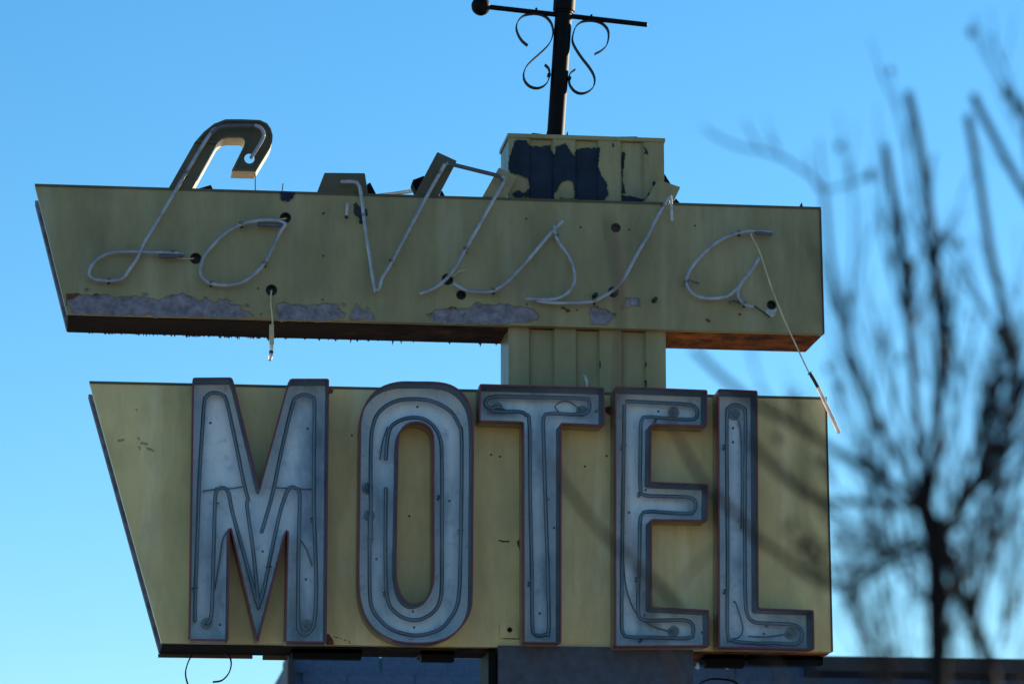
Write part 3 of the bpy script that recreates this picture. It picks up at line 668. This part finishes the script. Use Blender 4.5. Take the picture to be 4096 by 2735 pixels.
def twig(p, d, ln, r, lev):
    d = (d+Vector((rnd.uniform(-.6, .6), rnd.uniform(-.6, .6), rnd.uniform(-.1, .7)))).normalized()
    P1 = [p]; c = d.copy()
    for i in range(5):
        c = (c+Vector((rnd.uniform(-.12, .12), rnd.uniform(-.12, .12), rnd.uniform(-.02, .16)))).normalized(); P1.append(P1[-1]+c*ln/5)
    crown.tube(smooth(P1, .03), r, 5, r*.45)
    if rnd.random() < .07: crown.ball(P1[-1], rnd.uniform(.005, .009), 6, (1, 1, 1.4))
    if lev < 3:
        for _ in range(rnd.choice((1, 2, 2, 3))):
            k = rnd.randrange(1, 5); twig(P1[k], (P1[k+1]-P1[k]).normalized(), ln*rnd.uniform(.4, .75), r*.65, lev+1)
# trunk to the ground
b0 = path('W 2120,1160 2130,1200 2145,1260 2148,1400 2152,1540 2156,1700', TYY)
b0.append(Vector((b0[-1].x+.02, TYY, 1.2))); b0.append(Vector((b0[-1].x+.01, TYY, 0.0)))
trunk.tube(smooth(list(reversed(b0)), .05), .021, 10, .0165)
limb('W 2300,1720 2262,1500 2205,1365 2165,1240 2150,1190', .016, .012, .1, trunk)
limb('W 2125,1175 2150,1000 2156,820 2150,650 2135,520 2118,400 2100,290 2083,222', .013, .0095, .2, twigs=5, bud=True)
limb('W 2120,1165 2062,1045 2000,960 1965,860 1935,740 1905,600 1890,440', .011, .005, -.2, twigs=5)
limb('W 1890,440 1860,405 1800,365 1740,345 1690,335 1640,312 1612,290', .0042, .0022, -.1, twigs=1, tw=.05)
limb('W 1745,346 1725,310 1705,275', .003, .0016); limb('W 1892,435 1940,425 1995,402', .003, .003, 0, bud=True)
limb('W 1890,430 1884,380 1878,320', .003, .002); limb('W 1880,440 1862,400 1850,350', .0025, .0016)
limb('W 2125,1150 2105,980 2090,820 2085,680 2062,540 2045,430 2030,345', .011, .0085, .3, twigs=5, bud=True)
limb('W 2160,1230 2250,1080 2330,930 2310,760 2268,560 2245,410 2221,275', .012, .0085, .1, twigs=6, bud=True)
limb('W 2480,800 2430,580 2348,440 2288,330 2235,228', .010, .0085, .2, twigs=4, bud=True)
limb('W 2440,380 2385,300 2340,255 2308,212', .008, .008, .2, twigs=3, bud=True)
limb('W 2120,1165 2040,1105 1960,1060 1880,1010 1800,960 1730,925 1640,850 1590,800', .010, .006, -.3, twigs=6, tw=.12)
limb('W 2110,1165 2000,1150 1900,1150 1830,1120 1760,1060 1720,1010', .009, .006, -.2, twigs=4, tw=.12)
limb('W 2130,1240 2040,1270 1940,1340 1860,1325 1790,1270 1740,1240', .010, .006, -.2, twigs=5, tw=.13)
limb('W 1740,1240 1680,1170 1610,1100 1560,1010 1530,950', .0085, .006, .1)
limb('W 1560,1400 1500,1330 1400,1240 1340,1170 1285,1095 1270,1050', .008, .005, .1)
limb('W 1420,720 1412,600 1395,500', .007, .005, .1)
limb('W 1570,1620 1490,1400 1440,1240 1418,1000 1424,700 1410,560', .0045, .0055, .1)
limb('W 1560,1340 1600,1290 1660,1240', .003, .002)
limb('W 2190,1190 2215,1080 2260,960 2300,870', .008, .005, .3, twigs=5)
limb('W 2160,1235 2230,1130 2300,1050 2380,960', .010, .006, -.1, twigs=6)
limb('W 2145,1260 2060,1290 1990,1330 1930,1400', .006, .003, .2, twigs=5)
limb('W 2148,1400 2080,1330 2020,1240 1980,1180', .006, .003, -.2, twigs=5)
limb('W 2230,1420 2260,1330 2300,1230 2350,1150', .007, .004, .1, twigs=6)
limb('W 2150,1420 2200,1330 2230,1280 2250,1200', .006, .003, .2, twigs=5)
limb('W 2060,1620 2010,1500 1960,1400 1940,1330', .005, .003, .2, twigs=8)
for _ in range(84):                                   # long straight shoots
    x0, y0 = (rnd.uniform(1960, 2400), rnd.uniform(860, 1560)) if _ < 52 else (rnd.choice((rnd.uniform(2190, 2420), rnd.uniform(1925, 2090))), rnd.uniform(1420, 1680)); ln = rnd.uniform(180, 460)*(1 if y0 > 1000 else .8)
    lean = (x0-2230)*.45+rnd.uniform(-70, 50)
    if x0+lean*1.1 < 1905: continue
    if y0-ln < 480: ln = y0-480
    r_ = rnd.uniform(.0018, .0038)
    limb(f'W {x0},{y0} {x0+lean*.35},{y0-ln*.4} {x0+lean*.75+rnd.uniform(-12, 12)},{y0-ln*.75} {x0+lean*1.1},{y0-ln}', r_, r_*.45, rnd.uniform(-.4, .4), twigs=rnd.choice((0, 1, 1, 2)), tw=.13)
limb('W 1800,1640 1792,1560 1780,1520 1740,1500', .0045, .003, 0); limb('W 1850,1640 1862,1540 1850,1500', .0035, .002, 0)
for mb, nm in ((trunk, 'trunk'), (crown, 'crown')):
    o = mb.build(nm, BARK, None, True); o.parent = tree; o.matrix_parent_inverse = Matrix.Translation(-tree.location)

# parts of the sign and building were modelled in world metres: keep them where they stand
inv = Matrix.Translation(-sign.location)
for o in sign.children: o.matrix_parent_inverse = inv
